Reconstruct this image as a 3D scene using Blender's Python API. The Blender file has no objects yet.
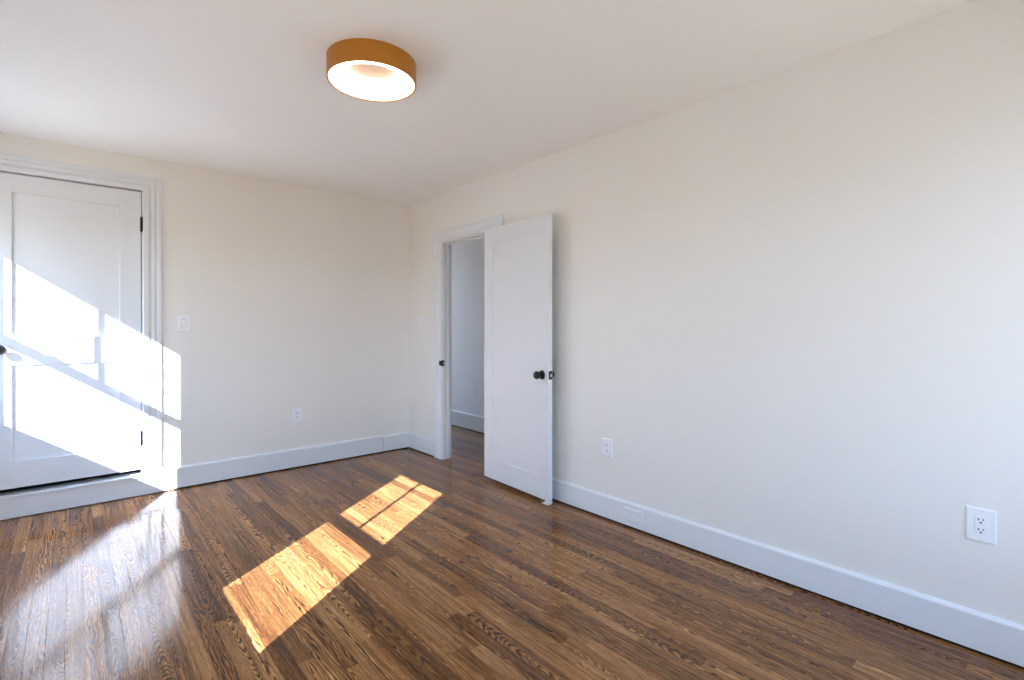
import bpy, bmesh, math, random
from mathutils import Vector, Matrix

# ------------------------------------------------------------------ camera, sky, sun, exposure
SC = bpy.context.scene
COL = SC.collection
FPX, YAW, HORIZON = 500.86, 0.719343, 326.95          # focal length and horizon for a 1024 x 680 frame
cam_data = bpy.data.cameras.new('camera')
cam = bpy.data.objects.new('camera', cam_data)
COL.objects.link(cam)
cam.location = (-2.5506, -4.4879, 1.2158)
cam.rotation_euler = (math.pi / 2, 0, -YAW)
cam_data.sensor_width = 36.0
cam_data.lens = FPX / 1024 * 36.0
cam_data.shift_y = (HORIZON - 340) / 1024
cam_data.clip_start = 0.02
SC.camera = cam

EXPOSURE = 0.70
SUN_STRENGTH = 29.0
SKY_STRENGTH = 6.1
LAMP_STRENGTH = 4.5
SC.view_settings.view_transform = 'Standard'
SC.view_settings.look = 'None'
SC.view_settings.gamma = 1.0
SC.view_settings.use_curve_mapping = False
SC.view_settings.exposure = EXPOSURE
SC.cycles.max_bounces = 14
SC.cycles.diffuse_bounces = 8
SC.cycles.glossy_bounces = 4
SC.cycles.sample_clamp_indirect = 8.0

world = bpy.data.worlds.new('sky')
SC.world = world
world.use_nodes = True
wn = world.node_tree.nodes; wl = world.node_tree.links
wn.clear()
wo = wn.new('ShaderNodeOutputWorld'); wb = wn.new('ShaderNodeBackground')
wt = wn.new('ShaderNodeTexCoord'); wsep = wn.new('ShaderNodeSeparateXYZ'); wr = wn.new('ShaderNodeValToRGB')
wm = wn.new('ShaderNodeMapRange')
wl.new(wt.outputs['Generated'], wsep.inputs[0]); wl.new(wsep.outputs['Z'], wm.inputs['Value'])
wm.inputs['From Min'].default_value = -1; wm.inputs['From Max'].default_value = 1
wl.new(wm.outputs[0], wr.inputs[0]); wl.new(wr.outputs[0], wb.inputs[0]); wl.new(wb.outputs[0], wo.inputs[0])
e = wr.color_ramp.elements
e[0].position = 0.0; e[0].color = (0.30, 0.25, 0.18, 1)
e[1].position = 1.0; e[1].color = (0.26, 0.50, 1.0, 1)
for p, c in ((0.485, (0.38, 0.32, 0.235, 1)), (0.51, (0.64, 0.79, 1.0, 1)), (0.7, (0.40, 0.62, 1.0, 1))):
    k = e.new(p); k.color = c
wb.inputs[1].default_value = SKY_STRENGTH

SUN_DIR = Vector((1.0, 0.70, -0.704)).normalized()
sd = bpy.data.lights.new('sun', 'SUN'); sd.energy = SUN_STRENGTH; sd.angle = math.radians(0.22); sd.color = (0.90, 0.95, 1.17)
so = bpy.data.objects.new('sun', sd); COL.objects.link(so)
so.rotation_euler = SUN_DIR.to_track_quat('-Z', 'Y').to_euler(); so.location = (-8, -7, 6)

# ------------------------------------------------------------------ helpers
def mat(name, color, rough=0.5, spec=0.5, metal=0.0, coat=0.0):
    m = bpy.data.materials.new(name); m.use_nodes = True
    b = m.node_tree.nodes['Principled BSDF']
    b.inputs['Base Color'].default_value = (*color, 1); b.inputs['Roughness'].default_value = rough
    b.inputs['Specular IOR Level'].default_value = spec; b.inputs['Metallic'].default_value = metal
    b.inputs['Coat Weight'].default_value = coat
    return m

def paint(name, color, rough=0.55, spec=0.35, bump=0.02, scale=90.0, mottling=0.015):
    """roller-textured wall paint"""
    m = mat(name, color, rough, spec)
    n = m.node_tree.nodes; l = m.node_tree.links; b = n['Principled BSDF']
    tc = n.new('ShaderNodeTexCoord')
    nz = n.new('ShaderNodeTexNoise'); nz.inputs['Scale'].default_value = scale; nz.inputs['Detail'].default_value = 3
    l.new(tc.outputs['Object'], nz.inputs['Vector'])
    bp = n.new('ShaderNodeBump'); bp.inputs['Strength'].default_value = bump; bp.inputs['Distance'].default_value = 0.01
    l.new(nz.outputs['Fac'], bp.inputs['Height']); l.new(bp.outputs[0], b.inputs['Normal'])
    n2 = n.new('ShaderNodeTexNoise'); n2.inputs['Scale'].default_value = 1.7; n2.inputs['Detail'].default_value = 2
    l.new(tc.outputs['Object'], n2.inputs['Vector'])
    mr = n.new('ShaderNodeMapRange'); mr.inputs['To Min'].default_value = 1 - mottling; mr.inputs['To Max'].default_value = 1 + mottling
    l.new(n2.outputs['Fac'], mr.inputs['Value'])
    mx = n.new('ShaderNodeMix'); mx.data_type = 'RGBA'; mx.blend_type = 'MULTIPLY'; mx.inputs[0].default_value = 1
    mx.inputs[6].default_value = (*color, 1); l.new(mr.outputs[0], mx.inputs[7]); l.new(mx.outputs[2], b.inputs['Base Color'])
    return m

def oak_floor():
    m = bpy.data.materials.new('stained_oak_strip'); m.use_nodes = True
    n = m.node_tree.nodes; l = m.node_tree.links; b = n['Principled BSDF']
    def val(x):
        v = n.new('ShaderNodeValue'); v.outputs[0].default_value = x; return v.outputs[0]
    def M(op, a, c=None, d=None):
        q = n.new('ShaderNodeMath'); q.operation = op
        for i, x in enumerate((a, c, d)):
            if x is None: continue
            if isinstance(x, (int, float)): q.inputs[i].default_value = x
            else: l.new(x, q.inputs[i])
        return q.outputs[0]
    def comb(x, y, z=0.0):
        q = n.new('ShaderNodeCombineXYZ')
        for i, v in enumerate((x, y, z)):
            if isinstance(v, (int, float)): q.inputs[i].default_value = v
            else: l.new(v, q.inputs[i])
        return q.outputs[0]
    def white(v):
        q = n.new('ShaderNodeTexWhiteNoise'); q.noise_dimensions = '3D'; l.new(v, q.inputs['Vector']); return q
    def noise(v, scale, detail=2.0, rough=0.5):
        q = n.new('ShaderNodeTexNoise'); q.inputs['Scale'].default_value = scale
        q.inputs['Detail'].default_value = detail; q.inputs['Roughness'].default_value = rough
        l.new(v, q.inputs['Vector']); return q.outputs['Fac']
    def ramp(f, stops):
        q = n.new('ShaderNodeValToRGB'); el = q.color_ramp.elements
        el[0].position, el[0].color = stops[0][0], (*stops[0][1], 1)
        el[1].position, el[1].color = stops[-1][0], (*stops[-1][1], 1)
        for p, c in stops[1:-1]:
            k = el.new(p); k.color = (*c, 1)
        l.new(f, q.inputs[0]); return q.outputs[0]
    def mixc(mode, fac, a, c):
        q = n.new('ShaderNodeMix'); q.data_type = 'RGBA'; q.blend_type = mode
        if isinstance(fac, (int, float)): q.inputs[0].default_value = fac
        else: l.new(fac, q.inputs[0])
        for i, x in ((6, a), (7, c)):
            if isinstance(x, tuple): q.inputs[i].default_value = (*x, 1)
            else: l.new(x, q.inputs[i])
        return q.outputs[2]
    tc = n.new('ShaderNodeTexCoord'); sp = n.new('ShaderNodeSeparateXYZ'); l.new(tc.outputs['Object'], sp.inputs[0])
    X, Y = sp.outputs['X'], sp.outputs['Y']
    W = 0.0572
    rx = M('DIVIDE', X, W); row = M('FLOOR', rx); u = M('SUBTRACT', rx, row)              # u 0..1 across the strip
    wr_ = white(comb(row, 3.7)); rsep = n.new('ShaderNodeSeparateColor'); l.new(wr_.outputs['Color'], rsep.inputs[0])
    L = M('MULTIPLY_ADD', rsep.outputs[0], 0.6, 0.65)
    ry = M('ADD', M('DIVIDE', Y, L), M('MULTIPLY', rsep.outputs[1], 19.0)); idx = M('FLOOR', ry); v = M('SUBTRACT', ry, idx)
    wb_ = white(comb(row, idx, 1.3)); bs = n.new('ShaderNodeSeparateColor'); l.new(wb_.outputs['Color'], bs.inputs[0])
    wc_ = white(comb(row, idx, 7.9)); cs = n.new('ShaderNodeSeparateColor'); l.new(wc_.outputs['Color'], cs.inputs[0])
    R1, R2, R3 = bs.outputs[0], bs.outputs[1], bs.outputs[2]
    Q1, Q2, Q3 = cs.outputs[0], cs.outputs[1], cs.outputs[2]
    # growth rings: parabolic contours (cathedral figure) in some boards, near-straight lines in the others
    uc = M('SUBTRACT', u, M('MULTIPLY_ADD', Q1, 0.9, 0.05))
    warp = noise(comb(M('MULTIPLY_ADD', u, 0.9, M('MULTIPLY', R1, 40.0)), M('MULTIPLY_ADD', Y, 2.7, M('MULTIPLY', R2, 60.0)), Q3), 1.6, 2.0, 0.5)
    fine = noise(comb(M('MULTIPLY', X, 160.0), M('MULTIPLY', Y, 26.0), R3), 1.0, 2.0, 0.6)
    para = M('MULTIPLY', M('MULTIPLY', uc, uc), M('MULTIPLY_ADD', Q2, 22.0, 9.0))
    along = M('MULTIPLY', Y, M('MULTIPLY_ADD', Q3, 56.0, -28.0))
    straight = M('MULTIPLY', u, M('MULTIPLY_ADD', Q2, 9.0, 5.0))
    cath = M('GREATER_THAN', R3, 0.42)
    field = M('ADD', M('MULTIPLY', cath, M('ADD', para, along)), M('MULTIPLY', M('SUBTRACT', 1.0, cath), straight))
    field = M('MULTIPLY_ADD', fine, 0.7, M('MULTIPLY_ADD', warp, 5.5, field))
    saw = M('FRACT', field)
    grain = M('POWER', saw, 2.6)                                                        # slow rise, sharp drop as in oak
    pores = noise(comb(M('MULTIPLY', X, 700.0), M('MULTIPLY', Y, 24.0), R1), 1.0, 2.0, 0.6)
    streak = noise(comb(M('MULTIPLY', X, 95.0), M('MULTIPLY', Y, 2.6), R2), 1.0, 3.0, 0.6)
    tone = M('ADD', M('MULTIPLY_ADD', M('POWER', R1, 0.8), 0.34, 0.14), M('MULTIPLY', M('SUBTRACT', 0.34, grain), M('MULTIPLY_ADD', Q1, 0.5, 0.55)))
    tone = M('ADD', tone, M('MULTIPLY', M('SUBTRACT', streak, 0.5), 0.95))
    tone = M('ADD', tone, M('MULTIPLY', M('SUBTRACT', pores, 0.5), 1.0))
    c3 = ramp(tone, [(0.0, (0.034, 0.0115, 0.005)), (0.20, (0.098, 0.036, 0.012)), (0.45, (0.245, 0.100, 0.030)),
                     (0.68, (0.410, 0.190, 0.060)), (1.0, (0.58, 0.33, 0.15))])
    # seams between strips and butt joints; some gaps filled and nearly closed
    eu = M('MINIMUM', u, M('SUBTRACT', 1.0, u)); ev = M('MULTIPLY', M('MINIMUM', v, M('SUBTRACT', 1.0, v)), L)
    su = M('SUBTRACT', 1.0, M('SMOOTH_MIN', M('DIVIDE', eu, 0.024), 1.0, 0.05)); sv = M('SUBTRACT', 1.0, M('MINIMUM', M('DIVIDE', ev, 0.0014), 1.0))
    gapvar = noise(comb(row, M('MULTIPLY', Y, 0.9)), 1.0, 1.0)
    seam = M('MINIMUM', 1.0, M('MAXIMUM', M('MULTIPLY', M('MAXIMUM', su, 0.0), M('MAXIMUM', 0.12, M('MULTIPLY_ADD', gapvar, 6.0, -2.75))), M('MAXIMUM', M('MULTIPLY', sv, 0.7), 0.0)))
    c4 = mixc('MULTIPLY', M('MINIMUM', seam, 1.0), c3, (0.10, 0.07, 0.05))
    l.new(c4, b.inputs['Base Color'])
    b.inputs['Roughness'].default_value = 0.34
    b.inputs['Specular IOR Level'].default_value = 0.0
    l.new(M('MULTIPLY_ADD', seam, -0.95, 1.0), b.inputs['Coat Weight'])
    b.inputs['Coat IOR'].default_value = 1.37
    rg = noise(tc.outputs['Object'], 3.0, 3.0)
    l.new(M('MULTIPLY_ADD', rg, 0.12, 0.07), b.inputs['Coat Roughness'])
    # bump: board crowning, finish ripples, seams
    cup = M('MULTIPLY', M('MULTIPLY', M('SUBTRACT', u, 0.5), M('SUBTRACT', u, 0.5)), -0.00035)
    rip = M('MULTIPLY', noise(comb(M('MULTIPLY', X, 26.0), M('MULTIPLY', Y, 7.0), row), 1.0, 2.0), 0.00055)
    tilt = M('MULTIPLY', M('MULTIPLY', M('SUBTRACT', Q3, 0.5), u), 0.00022)
    gr = M('MULTIPLY', grain, -0.00002)
    sm = M('MULTIPLY', seam, -0.0007)
    hgt = M('ADD', M('ADD', M('ADD', cup, rip), M('ADD', gr, sm)), tilt)
    bp = n.new('ShaderNodeBump'); bp.inputs['Strength'].default_value = 1.0; bp.inputs['Distance'].default_value = 1.0
    l.new(hgt, bp.inputs['Height']); l.new(bp.outputs[0], b.inputs['Coat Normal']); l.new(bp.outputs[0], b.inputs['Normal'])
    return m

def glow(name, color, strength):
    m = bpy.data.materials.new(name); m.use_nodes = True
    n = m.node_tree.nodes; b = n['Principled BSDF']
    b.inputs['Base Color'].default_value = (0.8, 0.8, 0.78, 1)
    b.inputs['Emission Color'].default_value = (*color, 1); b.inputs['Emission Strength'].default_value = strength
    return m

def window_glass():
    m = bpy.data.materials.new('window_glass'); m.use_nodes = True
    n = m.node_tree.nodes; l = m.node_tree.links; n.clear()
    o = n.new('ShaderNodeOutputMaterial'); t = n.new('ShaderNodeBsdfTransparent'); g = n.new('ShaderNodeBsdfGlossy')
    g.inputs['Roughness'].default_value = 0.02; t.inputs[0].default_value = (0.96, 0.98, 0.97, 1)
    f = n.new('ShaderNodeLayerWeight'); pw = n.new('ShaderNodeMath'); pw.operation = 'POWER'; pw.inputs[1].default_value = 5.0
    ad = n.new('ShaderNodeMath'); ad.operation = 'MULTIPLY_ADD'; ad.inputs[1].default_value = 0.6; ad.inputs[2].default_value = 0.03
    l.new(f.outputs['Facing'], pw.inputs[0]); l.new(pw.outputs[0], ad.inputs[0]); x = n.new('ShaderNodeMixShader')
    l.new(ad.outputs[0], x.inputs[0]); l.new(t.outputs[0], x.inputs[1]); l.new(g.outputs[0], x.inputs[2]); l.new(x.outputs[0], o.inputs[0])
    return m

M_WALL = paint('cream_wall_paint', (0.825, 0.803, 0.762))
M_CEIL = paint('white_ceiling_paint', (0.92, 0.925, 0.915), 0.7, 0.2)
M_HALL = paint('grey_white_hall_paint', (0.82, 0.82, 0.86))
M_TRIM = paint('white_trim_paint', (0.755, 0.775, 0.80), 0.42, 0.30, 0.008, 40.0, 0.008)
M_FLOOR = oak_floor()
M_BLACK = mat('matte_black_metal', (0.006, 0.006, 0.007), 0.34, 0.3, 0.0)
M_PLATE = mat('white_plate_plastic', (0.86, 0.87, 0.89), 0.35)
M_SLOT = mat('dark_slot', (0.02, 0.02, 0.025), 0.6)
M_STEEL = mat('brushed_steel', (0.75, 0.75, 0.74), 0.25, 0.5, 1.0)
M_DARK = mat('near_black_shade', (0.02, 0.016, 0.013), 0.9, 0.1)  # near-black colour standing for the shade in the closet and under baseboards
M_SHADE = mat('golden_brown_drum', (0.44, 0.165, 0.006), 0.38, 0.5)
M_DIFF = glow('warm_lit_diffuser', (1.0, 0.84, 0.63), LAMP_STRENGTH)
M_CANOPY = mat('lamp_back_plate', (0.38, 0.27, 0.225), 0.7)
M_GLASS = window_glass()
M_RUBBER = mat('white_rubber', (0.80, 0.82, 0.80), 0.5)

class MB:
    """collects shapes into one mesh"""
    def __init__(self): self.bm = bmesh.new()
    def box(self, lo, hi, bevel=0.0, seg=2):
        t = bmesh.new()
        bmesh.ops.create_cube(t, size=1)
        lo, hi = Vector(lo), Vector(hi)
        for vv in t.verts: vv.co = Vector(((vv.co.x + .5) * (hi.x - lo.x) + lo.x, (vv.co.y + .5) * (hi.y - lo.y) + lo.y, (vv.co.z + .5) * (hi.z - lo.z) + lo.z))
        if bevel: bmesh.ops.bevel(t, geom=list(t.edges), offset=bevel, segments=seg, affect='EDGES', profile=0.7)
        return self._take(t)
    def _take(self, t):
        mp = {}
        for vv in t.verts: mp[vv] = self.bm.verts.new(vv.co)
        for f in t.faces: self.bm.faces.new([mp[q] for q in f.verts])
        t.free(); return self
    def lathe(self, prof, origin, axis, segs=48):
        """prof: (radius, distance along axis)"""
        ax = Vector(axis).normalized(); a = ax.orthogonal().normalized(); c = ax.cross(a)
        o = Vector(origin); rings = []
        for r, h in prof:
            if r < 1e-6: rings.append([self.bm.verts.new(o + ax * h)])
            else: rings.append([self.bm.verts.new(o + ax * h + (a * math.cos(t) + c * math.sin(t)) * r) for t in [2 * math.pi * i / segs for i in range(segs)]])
        for p, q in zip(rings, rings[1:]):
            for i in range(segs):
                j = (i + 1) % segs
                f = [p[0] if len(p) == 1 else p[i], p[0] if len(p) == 1 else p[j], q[0] if len(q) == 1 else q[j], q[0] if len(q) == 1 else q[i]]
                f = list(dict.fromkeys(f))
                if len(f) > 2: self.bm.faces.new(f)
        return self
    def strip(self, rows, closed=True, caps=True):
        """rows of points swept one after the other; each row is a closed outline"""
        R = [[self.bm.verts.new(p) for p in r] for r in rows]
        k = len(R[0])
        for p, q in zip(R, R[1:]):
            for i in range(k if closed else k - 1):
                j = (i + 1) % k
                self.bm.faces.new([p[i], p[j], q[j], q[i]])
        if caps:
            self.bm.faces.new(list(reversed(R[0]))); self.bm.faces.new(R[-1])
        return self
    def quad(self, *pts):
        self.bm.faces.new([self.bm.verts.new(p) for p in pts]); return self
    def build(self, name, material, parent=None, smooth=False):
        bmesh.ops.remove_doubles(self.bm, verts=self.bm.verts, dist=1e-6)
        bmesh.ops.recalc_face_normals(self.bm, faces=self.bm.faces)
        me = bpy.data.meshes.new(name); self.bm.to_mesh(me); self.bm.free()
        me.materials.append(material)
        o = bpy.data.objects.new(name, me); COL.objects.link(o)
        if smooth:
            for p in me.polygons: p.use_smooth = True
            try: me.set_sharp_from_angle(angle=math.radians(40))
            except Exception: pass
        if parent: o.parent = parent
        return o

def tag(o, label, cat, kind=None, group=None):
    o['label'] = label; o['category'] = cat
    if kind: o['kind'] = kind
    if group: o['group'] = group
    return o
def empty(name, loc, label, cat, kind=None, rotz=0.0, group=None):
    o = bpy.data.objects.new(name, None); COL.objects.link(o)
    o.location = loc; o.rotation_euler = (0, 0, rotz); o.empty_display_size = 0.1
    return tag(o, label, cat, kind, group)

H = 2.44
XL, YF = -3.20, -4.85             # inner faces of the window wall and of the wall behind the camera
XH = 0.98                         # hall's far wall
HOLE2 = (-1.385, -0.60, 2.005)    # doorway through the right wall
HOLE1 = (-2.985, -2.163, 0.10, 2.215)

# ------------------------------------------------------------------ room shell
tag(MB().box((XL - .12, YF - .12, -.1), (XH + .12, 2.52, 0)).build('floor', M_FLOOR),
    'dark stained glossy oak strip floor', 'floor', 'structure')
tag(MB().box((XL - .12, YF - .12, H), (XH + .12, 2.52, H + .12)).build('ceiling', M_CEIL),
    'plain white ceiling above the room', 'ceiling', 'structure')
w = MB()
w.box((XL - .12, 0, 0), (HOLE1[0], .12, H)); w.box((HOLE1[1], 0, 0), (0.0, .12, H))
w.box((HOLE1[0], 0, HOLE1[3]), (HOLE1[1], .12, H)); w.box((HOLE1[0], 0, 0), (HOLE1[1], .12, HOLE1[2]))
tag(w.build('wall_back', M_WALL), 'cream back wall holding the closed white door', 'wall', 'structure')
w = MB()
w.box((0, YF - .12, 0), (.085, HOLE2[0], H)); w.box((0, HOLE2[1], 0), (.085, 2.40, H)); w.box((0, HOLE2[0], HOLE2[2]), (.085, HOLE2[1], H))
tag(w.build('wall_right', M_WALL), 'long cream right wall with the open doorway', 'wall', 'structure')
# window wall on the left, with two openings
WINS = [(-3.345, -2.691), (-.941, -.242)]       # clear glass between stiles (y); heights follow
GZ = (0.845, 1.944)
m_ = 0.055
w = MB(); y0 = YF - .12
for a, b_ in WINS:
    w.box((XL - .12, y0, 0), (XL, a - m_, H)); y0 = b_ + m_
    w.box((XL - .12, a - m_, 0), (XL, b_ + m_, GZ[0] - .065)); w.box((XL - .12, a - m_, GZ[1] + .055), (XL, b_ + m_, H))
w.box((XL - .12, y0, 0), (XL, 0.0, H))
tag(w.build('wall_left', M_WALL), 'cream window wall out of frame on the left', 'wall', 'structure')
WCS = [(-1.14, -.20), (-2.62, -1.66)]               # windows in the wall behind the camera (x ranges of their openings)
w = MB(); x0 = XL
for a, b_ in sorted(WCS):
    w.box((x0, YF - .12, 0), (a, YF, H)); w.box((a, YF - .12, 0), (b_, YF, .42)); w.box((a, YF - .12, 2.0), (b_, YF, H)); x0 = b_
w.box((x0, YF - .12, 0), (0, YF, H))
tag(w.build('wall_front', M_WALL), 'cream wall behind the camera', 'wall', 'structure')
# unseen wall added outside that keeps the sun off those windows
tag(MB().box((-4.0, -9.5, -.1), (XL - .12, YF - .12, 4.7)).build('sun_block_wall', M_TRIM), 'added unseen wall blocking the sun from the windows behind the camera', 'wall', 'structure')
# hall beyond the doorway, with an opening added at its unseen far end for daylight
w = MB(); w.box((XH, YF, 0), (XH + .12, 2.40, H))
tag(w.build('wall_hall', M_HALL), 'hall wall seen through the open doorway', 'wall', 'structure')
w = MB(); w.box((.085, -3.2, 0), (XH, -3.1, H))
tag(w.build('wall_hall_near', M_HALL), 'near end wall of the hall', 'wall', 'structure')
w = MB(); w.box((0, 2.40, 0), (XH + .12, 2.52, .25)); w.box((0, 2.40, 2.25), (XH + .12, 2.52, H)); w.box((0, 2.40, .25), (.16, 2.52, 2.25)); w.box((.92, 2.40, .25), (XH + .12, 2.52, 2.25))
tag(w.build('wall_hall_far', M_HALL), 'far end wall of the hall with an added window', 'wall', 'structure')
# closet behind the closed door
w = MB(); w.box((-3.2, .70, 0), (-1.9, .8, H)); w.box((-3.3, .12, 0), (-3.2, .8, H)); w.box((-1.9, .12, 0), (-1.8, .8, H)); w.box((-3.2, .12, .02), (-1.9, .70, .15))
tag(w.build('wall_closet', M_DARK), 'dark closet interior behind the closed door', 'wall', 'structure')

# ------------------------------------------------------------------ baseboards
def bb_rows(pts, normal, h=.152, t=.018, z0=.011):
    """baseboard with a bevelled cap, swept between two points on the wall line"""
    nx, ny = normal
    prof = [(0, z0), (t, z0), (t, h - .013), (t - .002, h - .009), (t - .005, h - .007), (.006, h - .001), (.004, h), (0, h)]
    return [[(px + nx * d, py + ny * d, z) for d, z in prof] for px, py in pts]
w = MB(); w.strip(bb_rows([(-1.985, 0), (-.292, 0)], (0, -1), .168)); w.strip(bb_rows([(-.289, 0), (-.019, 0)], (0, -1), .160))
tag(w.build('baseboard_back', M_TRIM), 'white baseboard along the back wall', 'baseboard', 'structure')
w = MB(); w.strip(bb_rows([(0, 0), (0, -.50)], (-1, 0), .160))
tag(w.build('baseboard_corner', M_TRIM), 'short white baseboard between corner and doorway', 'baseboard', 'structure')
w = MB(); w.strip(bb_rows([(0, -1.45), (0, YF)], (-1, 0), .152))
tag(w.build('baseboard_right', M_TRIM), 'long white baseboard along the right wall', 'baseboard', 'structure')
w = MB(); w.strip(bb_rows([(XH, 2.40), (XH, -3.1)], (-1, 0), .192))
tag(w.build('baseboard_hall', M_TRIM), 'white baseboard seen through the doorway', 'baseboard', 'structure')
w = MB(); w.strip(bb_rows([(XL, YF), (XL, -.02)], (1, 0), .152))
tag(w.build('baseboard_left', M_TRIM), 'white baseboard under the windows', 'baseboard', 'structure')

w = MB(); w.box((-1.985, -.012, 0), (-.012, 0, .0105)); w.box((-.012, -.50, 0), (0, 0, .0105)); w.box((-.012, YF, 0), (0, -1.45, .0105)); w.box((XH - .012, -3.1, 0), (XH, 2.40, .0105))  # dark strips that paint the shade into the gap below the baseboards
tag(w.build('gap_shade', M_DARK), 'dark strip painted as the shade under the white baseboards', 'painted gap shade', 'structure')

# ------------------------------------------------------------------ door casings (mitred profile swept round the opening)
def casing(mb, prof, a0, a1, ztop, zbot, P):
    """prof: (outward offset, projection); P(a, projection, z) places a point; a0<a1 inner edges"""
    rows = []
    for corner in range(4):
        r = []
        for o, d in prof:
            a = a0 - o if corner < 2 else a1 + o
            z = zbot if corner in (0, 3) else ztop + o
            r.append(P(a, d, z))
        rows.append(r)
    mb.strip(rows)
PROF1 = [(0, 0), (0, .017), (.004, .020), (.030, .020), (.036, .017), (.042, .010), (.050, .010), (.056, .013), (.062, .0145), (.070, .0135), (.076, .0095), (.084, .0095), (.088, .012), (.094, .013), (.107, .013), (.110, .011), (.110, 0)]
w = MB(); casing(w, PROF1, -2.978, -2.170, 2.200, .150, lambda a, d, z: (a, -d, z))
tag(w.build('trim_1', M_TRIM), 'stepped white casing around the closed door', 'door casing', 'structure')
w = MB()                                          # jamb of the closed door
w.box((HOLE1[0], .0, .15), (-2.970, .12, 2.215)); w.box((-2.178, .0, .15), (HOLE1[1], .12, 2.215)); w.box((-2.970, .0, 2.200), (-2.178, .12, 2.215))
tag(w.build('trim_2', M_TRIM), 'white jamb inside the closed door casing', 'door jamb', 'structure')
w = MB()                                          # raised step under the closed door: riser with a thin tread lip
w.box((XL + .019, -.020, .006), (-1.986, 0, .133), .002); w.box((XL + .019, -.032, .134), (-2.040, .0, .149), .004); w.box((-2.978, .0, .134), (-2.170, .10, .149), .002)
tag(w.build('trim_3', M_TRIM), 'white step riser and sill under the closed door', 'step riser', 'structure')
PROF2 = [(0, 0), (0, .014), (.003, .017), (.012, .017), (.016, .014), (.020, .019), (.092, .019), (.096, .024), (.108, .024), (.110, .021), (.110, 0)]
w = MB(); casing(w, PROF2, -1.373, -.610, 1.990, .0, lambda a, d, z: (-d, a, z))
tag(w.build('trim_4', M_TRIM), 'white casing around the open doorway', 'door casing', 'structure')
tj = MB()
tj.box((0, -.620, 0), (.085, -.60, 2.005)); tj.box((0, -1.385, 0), (.085, -1.365, 2.005)); tj.box((0, -1.365, 1.982), (.085, -.620, 2.005))
tj.box((.046, -.632, 0), (.075, -.620, 1.982), .002); tj.box((.046, -1.365, 0), (.075, -1.353, 1.982), .002); tj.box((.046, -1.353, 1.970), (.075, -.632, 1.982), .002)
tjo = tag(tj.build('trim_5', M_TRIM), 'white jamb lining the open doorway', 'door jamb', 'structure')
s_ = MB(); s_.box((-.022, -.6245, .858), (.012, -.6195, .910), .002); s_.box((-.024, -.6235, .862), (-.017, -.584, .906), .003)
st = s_.build('strike_plate', M_BLACK, tjo); st['label'] = 'black strike plate'
MB().box((-.006, -.6255, .874), (.010, -.624, .894), .0004).build('strike_hole', M_STEEL, st)
PROFH = [(0, 0), (0, .016), (.09, .018), (.09, 0)]
w = MB(); casing(w, PROFH, -1.379, -.606, 1.996, .0, lambda a, d, z: (.085 + d, a, z))
tag(w.build('trim_6', M_TRIM), 'white casing on the hall side of the doorway', 'door casing', 'structure')

# ------------------------------------------------------------------ doors
def door_leaf(mb, W, Hh, T, panels, depth=.009, slope=.005):
    """frame of stiles and rails; front at y=0 facing -y, back at y=T; panels: (x0,x1,z0,z1) openings"""
    xs = sorted({0, W, *[p[0] for p in panels], *[p[1] for p in panels]}); zs = sorted({0, Hh, *[p[2] for p in panels], *[p[3] for p in panels]})
    for side in (0, 1):
        y = T if side else 0.0; yy = T - depth if side else depth
        for i in range(len(xs) - 1):
            for j in range(len(zs) - 1):
                cx, cz = (xs[i] + xs[i + 1]) / 2, (zs[j] + zs[j + 1]) / 2
                if any(p[0] < cx < p[1] and p[2] < cz < p[3] for p in panels): continue
                mb.quad((xs[i], y, zs[j]), (xs[i + 1], y, zs[j]), (xs[i + 1], y, zs[j + 1]), (xs[i], y, zs[j + 1]))
        for x0, x1, z0, z1 in panels:
            o = [(x0, y, z0), (x1, y, z0), (x1, y, z1), (x0, y, z1)]
            k = [(x0 + slope, yy, z0 + slope), (x1 - slope, yy, z0 + slope), (x1 - slope, yy, z1 - slope), (x0 + slope, yy, z1 - slope)]
            for q in range(4):
                mb.quad(o[q], o[(q + 1) % 4], k[(q + 1) % 4], k[q])
    mb.quad((0, 0, 0), (W, 0, 0), (W, T, 0), (0, T, 0)); mb.quad((0, 0, Hh), (W, 0, Hh), (W, T, Hh), (0, T, Hh))
    mb.quad((0, 0, 0), (0, T, 0), (0, T, Hh), (0, 0, Hh)); mb.quad((W, 0, 0), (W, T, 0), (W, T, Hh), (W, 0, Hh))
    return mb
ROSE = [(0, 0), (.0315, 0), (.0315, .004), (.029, .0075), (.022, .0095), (.0135, .011)]
KNOB = [(.0125, .010), (.0105, .016), (.0105, .028), (.014, .033), (.023, .037), (.0275, .044), (.0285, .051), (.026, .058), (.020, .0635), (.012, .066), (0, .067)]
def knob(parent, x, y, z, ny, spin=None):
    k = MB().lathe(KNOB, (x, y, z), (0, ny, 0)).build('knob', M_BLACK, parent, True); k['label'] = 'round black knob'
    MB().lathe(ROSE, (x, y, z), (0, ny, 0)).build('rosette', M_BLACK, k, True)
    return k
def hinge(parent, x, y, z, h=.098):
    g = MB(); r = .0075
    n = 5
    for i in range(n):
        a, b_ = i * h / n, (i + 1) * h / n
        g.lathe([(0, a + .0004), (r, a + .0004), (r, b_ - .0004), (0, b_ - .0004)], (x, y, z - h / 2), (0, 0, 1), 20)
    g.lathe([(0, -.008), (.004, -.006), (.006, 0), (.006, h), (.004, h + .006), (0, h + .008)], (x, y, z - h / 2), (0, 0, 1), 20)
    g.box((x - .004, y, z - h / 2), (x + .004, y + .012, z + h / 2))
    o = g.build('hinge', M_BLACK, parent, True); o['label'] = 'black butt hinge'; return o

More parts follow.
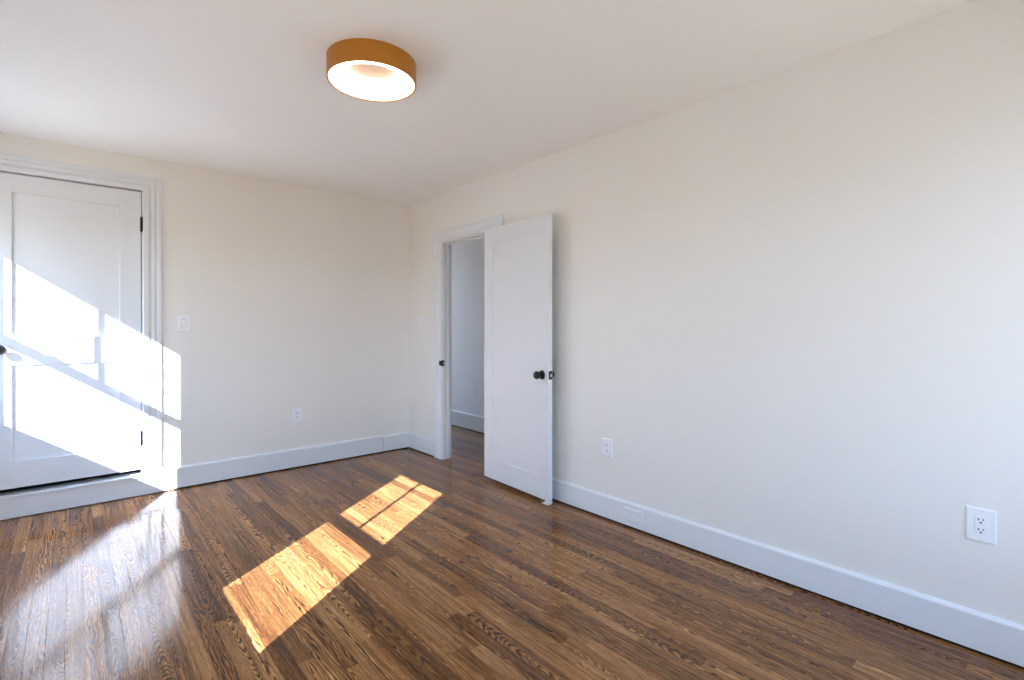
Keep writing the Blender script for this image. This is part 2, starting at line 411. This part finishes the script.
# closed door
D1W, D1H = .782, 2.003
d1 = empty('door_1', (-2.965, .004, .188), 'closed white two panel door with black knob, sunlit', 'door', 'structure')
P1 = [(.119, .663, .165, .784), (.119, .663, .965, 1.886)]
door_leaf(MB(), D1W, D1H, .035, P1, .015, .0015).build('leaf', M_TRIM, d1)
for p in P1: MB().box((p[0] - .006, .015, p[2] - .006), (p[1] + .006, .020, p[3] + .006)).build('panel', M_TRIM, d1)
knob(d1, .062, 0, .883, -1)
for z in (1.956, .413): hinge(d1, .784, -.011, z - .188)

# open door, swung nearly flat against the right wall
pa, pb = Vector((-.082, -1.335)), Vector((-.1225, -2.0914))
D2W = (pb - pa).length; ang = math.atan2(pb.y - pa.y, pb.x - pa.x)
# local +x runs from hinge edge to free edge, local -y must face the room (-x in world)
d2 = empty('door_2', (pa.x, pa.y, .030), 'open white two panel door swung against the right wall', 'door', 'structure', ang)
D2H = 1.957
P2 = [(.105, D2W - .105, .155, .640), (.105, D2W - .105, .822, 1.842)]
door_leaf(MB(), D2W, D2H, .035, P2, .006, .001).build('leaf', M_TRIM, d2)
for p in P2: MB().box((p[0] - .006, .006, p[2] - .006), (p[1] + .006, .029, p[3] + .006)).build('panel', M_TRIM, d2)
knob(d2, D2W - .066, 0, .856, -1)
knob(d2, D2W - .066, .035, .856, 1)
lp = MB().box((D2W - .001, .004, .827), (D2W + .0022, .031, .885), .0006).build('latch_plate', M_BLACK, d2); lp['label'] = 'black latch plate'
MB().box((D2W + .001, .011, .846), (D2W + .010, .024, .866), .003).build('latch_bolt', M_STEEL, lp)
for z in (.22, 1.74): hinge(d2, -.004, .028, z)

# small white stop under the open door's free corner
ds = empty('door_stop', (-.117, -2.070, 0), 'small white stop on the floor under the free corner of the open door', 'door stop', None, ang)
prof = [(-.050, .002), (-.046, .0005), (.012, .0005), (.020, .006), (.022, .0285), (-.006, .0285), (-.018, .018), (-.034, .009)]
MB().strip([[(x, y, z) for x, z in prof] for y in (-.004, .032)]).build('wedge', M_RUBBER, ds)
MB().box((-.044, -.003, 0), (.012, .031, .0012), .0003).build('pad', M_PLATE, ds)

# ------------------------------------------------------------------ ceiling light
LR, LZ, LC = .200, 2.346, (-1.508, -2.315)
cl = empty('ceiling_light', (LC[0], LC[1], H), 'round golden brown drum ceiling light, switched on', 'ceiling light')
zb = LZ - H
MB().lathe([(LR - .008, -.0005), (LR, -.0005), (LR, zb + .002), (LR - .002, zb), (LR - .006, zb), (LR - .008, zb + .002), (LR - .008, -.0005)], (0, 0, 0), (0, 0, 1), 128).build('shade', M_SHADE, cl, True)
prof = [(LR - .0085, zb + .004)]
for i in range(1, 13):
    t = i / 12 * math.pi / 2
    prof.append((LR - .0085 - .084 * math.sin(t) ** .9 if i else 0, zb + .004 +   .068 * (1 - math.cos(t))))
r_in, z_in = prof[-1]
df = MB().lathe(prof + [(r_in, z_in + .012)], (0, 0, 0), (0, 0, 1), 128).build('diffuser', M_DIFF, cl, True); df['label'] = 'glowing white diffuser ring'
cp = MB().lathe([(0, z_in + .001), (r_in + .004, z_in + .001), (r_in + .004, z_in + .012), (0, z_in + .012)], (0, 0, 0), (0, 0, 1), 96).build('back_plate', M_CANOPY, cl, True); cp['label'] = 'pinkish back plate inside the ring'
MB().lathe([(0, -.001), (.09, -.001), (.09, z_in + .012), (0, z_in + .012)], (0, 0, 0), (0, 0, 1), 64).build('canopy', M_SHADE, cl, True)

# ------------------------------------------------------------------ wall plates: local x along the wall, -y into the room
def plate_mesh(w_, h_, d=.0055):
    """bevelled cover plate"""
    mb = MB(); b_ = .005
    mb.strip([[(-w_/2, 0, -h_/2), (w_/2, 0, -h_/2), (w_/2, 0, h_/2), (-w_/2, 0, h_/2)],
              [(-w_/2, -d*.55, -h_/2), (w_/2, -d*.55, -h_/2), (w_/2, -d*.55, h_/2), (-w_/2, -d*.55, h_/2)],
              [(-w_/2+b_, -d, -h_/2+b_), (w_/2-b_, -d, -h_/2+b_), (w_/2-b_, -d, h_/2-b_), (-w_/2+b_, -d, h_/2-b_)]])
    return mb
def screw(parent, x, z, y=-.0055):
    o = MB().lathe([(0, 0), (.0032, 0), (.0032, .0007), (.0022, .0013), (0, .0014)], (x, y, z), (0, -1, 0), 20).build('screw', M_PLATE, parent, True)
    MB().box((x - .0024, y - .0016, z - .0004), (x + .0024, y - .0012, z + .0004)).build('screw_slot', M_SLOT, o)
def outlet(loc, rotz, label, w_=.076, h_=.122, decora=True):
    t = empty('wall_outlet', loc, label, 'outlet', None, rotz, 'duplex outlets around the room')
    plate_mesh(w_, h_).build('cover_plate', M_PLATE, t)
    fr = MB().box((-.0165, -.0078, -.0335), (.0165, -.004, .0335), .0012).build('receptacle_face', M_PLATE, t)
    for s in (.0185, -.0185):
        for dx, hh in ((-.0064, .0041), (.0064, .0033)):
            MB().box((dx - .0015, -.0082, s + .0035 - hh), (dx + .0015, -.0070, s + .0035 + hh)).build('slot', M_SLOT, fr)
        MB().lathe([(0, 0), (.0032, 0), (.0032, .0012), (0, .0012)], (0, -.0070, s - .0078), (0, -1, 0), 16).build('ground_hole', M_SLOT, fr)
    for s in (h_ / 2 - .012, -h_ / 2 + .012): screw(t, 0, s)
    return t
def rocker(loc, rotz, label, w_=.076, h_=.122):
    t = empty('light_switch', loc, label, 'light switch', None, rotz, 'white light switches')
    plate_mesh(w_, h_).build('cover_plate', M_PLATE, t)
    f = MB().box((-.0165, -.0066, -.0335), (.0165, -.004, .0335), .0008).build('switch_frame', M_PLATE, t)
    MB().box((-.0155, -.0070, -.032), (.0155, -.0060, .032)).build('rocker_gap', M_SLOT, f)
    MB().strip([[(x, -.006, -.031), (x, -.0125, -.0305), (x, -.0085, 0), (x, -.0072, .0305), (x, -.006, .031)] for x in (-.0145, .0145)]).build('rocker', M_PLATE, t)
    for s in (h_ / 2 - .012, -h_ / 2 + .012): screw(t, 0, s)
    return t
RB = -math.pi / 2      # plates on the right wall and the hall wall face -x
rocker((-1.9215, 0, 1.240), 0, 'white rocker light switch beside the closed door casing', .084, .125)
rocker((0, -.229, 1.254), RB, 'white light switch near the room corner beside the open doorway', .072, .118)
outlet((-1.093, 0, .455), 0, 'white outlet low on the back wall right of the closed door', .082, .128)
outlet((0, -2.495, .449), RB, 'white outlet on the right wall just beyond the open door', .078, .114)
outlet((0, -4.235, .476), RB, 'white outlet on the right wall at the right edge, largest of them', .086, .126)
outlet((XH, .248, .475), RB, 'outlet low on the hall wall seen through the doorway', .078, .130)
# blank plate let into the baseboard
bp = empty('blank_plate', (-.018, -2.705, .081), 'white blank cover plate set into the right wall baseboard', 'cover plate', None, RB)
plate_mesh(.132, .078, .007).build('cover_plate', M_TRIM, bp)
for s in (-.042, .042): screw(bp, s, 0, -.007)

# ------------------------------------------------------------------ windows (out of frame, the daylight comes through them)
def window(idx, ya, yb, lock_y=None):
    z0, z1 = GZ; zr = ((1.341, 1.396), (1.364, 1.418))[idx - 1]; zu = zr[1] - .018
    lab = ('double hung window on the left wall nearer the camera', 'double hung window on the left wall near the closed door')[idx - 1]
    t = empty('window_%d' % idx, (XL, 0, 0), lab, 'window', 'structure')
    X = lambda x: x - XL
    A, B = ya - m_, yb + m_; Z0, Z1 = z0 - .065, z1 + .055
    f = MB()
    f.box((X(-3.32), A, Z0), (X(-3.2), A + .006, Z1)); f.box((X(-3.32), B - .006, Z0), (X(-3.2), B, Z1))
    f.box((X(-3.32), A, Z1 - .006), (X(-3.2), B, Z1)); f.box((X(-3.32), A, Z0), (X(-3.2), B, Z0 + .006))
    f.build('window_frame', M_TRIM, t)
    f = MB()
    f.box((X(-3.2), A - .09, Z0 - .09), (X(-3.182), A, Z1 + .10), .002); f.box((X(-3.2), B, Z0 - .09), (X(-3.182), min(B + .09, -.03), Z1 + .10), .002)
    f.box((X(-3.2), A, Z1), (X(-3.182), B, Z1 + .10), .002); f.box((X(-3.2), A, Z0 - .09), (X(-3.182), B, Z0 - .03), .002)
    f.build('window_casing', M_TRIM, t)
    MB().box((X(-3.2), A - .09, Z0 - .028), (X(-3.15), min(B + .09, -.02), Z0 - .004), .004).build('window_sill', M_TRIM, t)
    def sash(name, xa, xb, za, zb_, ra, rb, ya, yb):
        s = MB()
        s.box((X(xa), A + .006, za - ra), (X(xb), ya, zb_ + rb)); s.box((X(xa), yb, za - ra), (X(xb), B - .006, zb_ + rb))
        s.box((X(xa), ya, za - ra), (X(xb), yb, za)); s.box((X(xa), ya, zb_), (X(xb), yb, zb_ + rb))
        o = s.build(name, M_TRIM, t)
        xm = (xa + xb) / 2
        MB().box((X(xm - .002), ya, za), (X(xm + .002), yb, zb_)).build('pane', M_GLASS, o)
        return o
    up = sash('upper_sash', -3.29, -3.26, zu, z1, .015, .049, ya, yb - .021)
    lo = sash('lower_sash', -3.26, -3.23, z0, zr[0], .059, zr[1] - zr[0], ya + .021, yb)
    yc = (ya + yb) / 2
    MB().box((X(-3.288), yc - .006, zu), (X(-3.262), yc + .006, z1)).build('muntin', M_TRIM, up)
    if lock_y is not None:
        k = MB(); k.box((X(-3.245), lock_y - .028, zr[1]), (X(-3.225), lock_y + .028, zr[1] + .008), .002); k.lathe([(0, 0), (.009, 0), (.009, .012), (0, .014)], (X(-3.235), lock_y, zr[1] + .006), (0, 0, 1), 20)
        k.build('sash_lock', M_STEEL, lo, True)
window(1, *WINS[0]); window(2, *WINS[1], -.415)
w = MB(); w.box((.16, 2.43, .25), (.92, 2.47, .30)); w.box((.16, 2.43, 2.2), (.92, 2.47, 2.25)); w.box((.16, 2.43, .3), (.21, 2.47, 2.2)); w.box((.87, 2.43, .3), (.92, 2.47, 2.2)); w.box((.21, 2.43, 1.22), (.87, 2.47, 1.27))  # hall window, unseen and added to light the hall
for k, WC in enumerate(WCS):  # the second of these windows is added for fill light
    w4 = MB()
    for a, b_ in (((WC[0], .42), (WC[0] + .05, 2.0)), ((WC[1] - .05, .42), (WC[1], 2.0)), ((WC[0], .42), (WC[1], .48)), ((WC[0], 1.95), (WC[1], 2.0)), ((WC[0], 1.19), (WC[1], 1.24))):
        w4.box((a[0], YF - .10, a[1]), (b_[0], YF - .06, b_[1]))
    w4 = tag(w4.build('window_%d' % (4 + k), M_TRIM), ('window behind the camera nearer the right wall', 'added window right behind the camera, for fill light')[k], 'window', 'structure')
    for za, zb_ in ((.48, 1.19), (1.24, 1.95)):
        MB().box((WC[0] + .05, YF - .082, za), (WC[1] - .05, YF - .078, zb_)).build('pane', M_GLASS, w4)
w3 = tag(w.build('window_3', M_TRIM), 'added unseen window lighting the hall from its far end', 'window', 'structure')
MB().box((.21, 2.448, .3), (.87, 2.452, 1.22)).build('pane', M_GLASS, w3); MB().box((.21, 2.448, 1.27), (.87, 2.452, 2.2)).build('pane', M_GLASS, w3)
# sampling portals in the window openings
def portal(name, loc, rot, sx, sy):
    d = bpy.data.lights.new(name, 'AREA'); d.shape = 'RECTANGLE'; d.size = sx; d.size_y = sy; d.cycles.is_portal = True
    o = bpy.data.objects.new(name, d); COL.objects.link(o); o.location = loc; o.rotation_euler = rot
for i, (a, b_) in enumerate(WINS): portal('daylight_portal', (-3.33, (a + b_) / 2, (GZ[0] + GZ[1]) / 2), (0, -math.pi / 2, 0), GZ[1] - GZ[0] + .1, b_ - a + .1)
portal('daylight_portal', (.54, 2.54, 1.25), (-math.pi / 2, 0, 0), .78, 2.02)
for a, b_ in WCS: portal('daylight_portal', ((a + b_) / 2, YF - .13, 1.21), (math.pi / 2, 0, 0), b_ - a, 1.58)
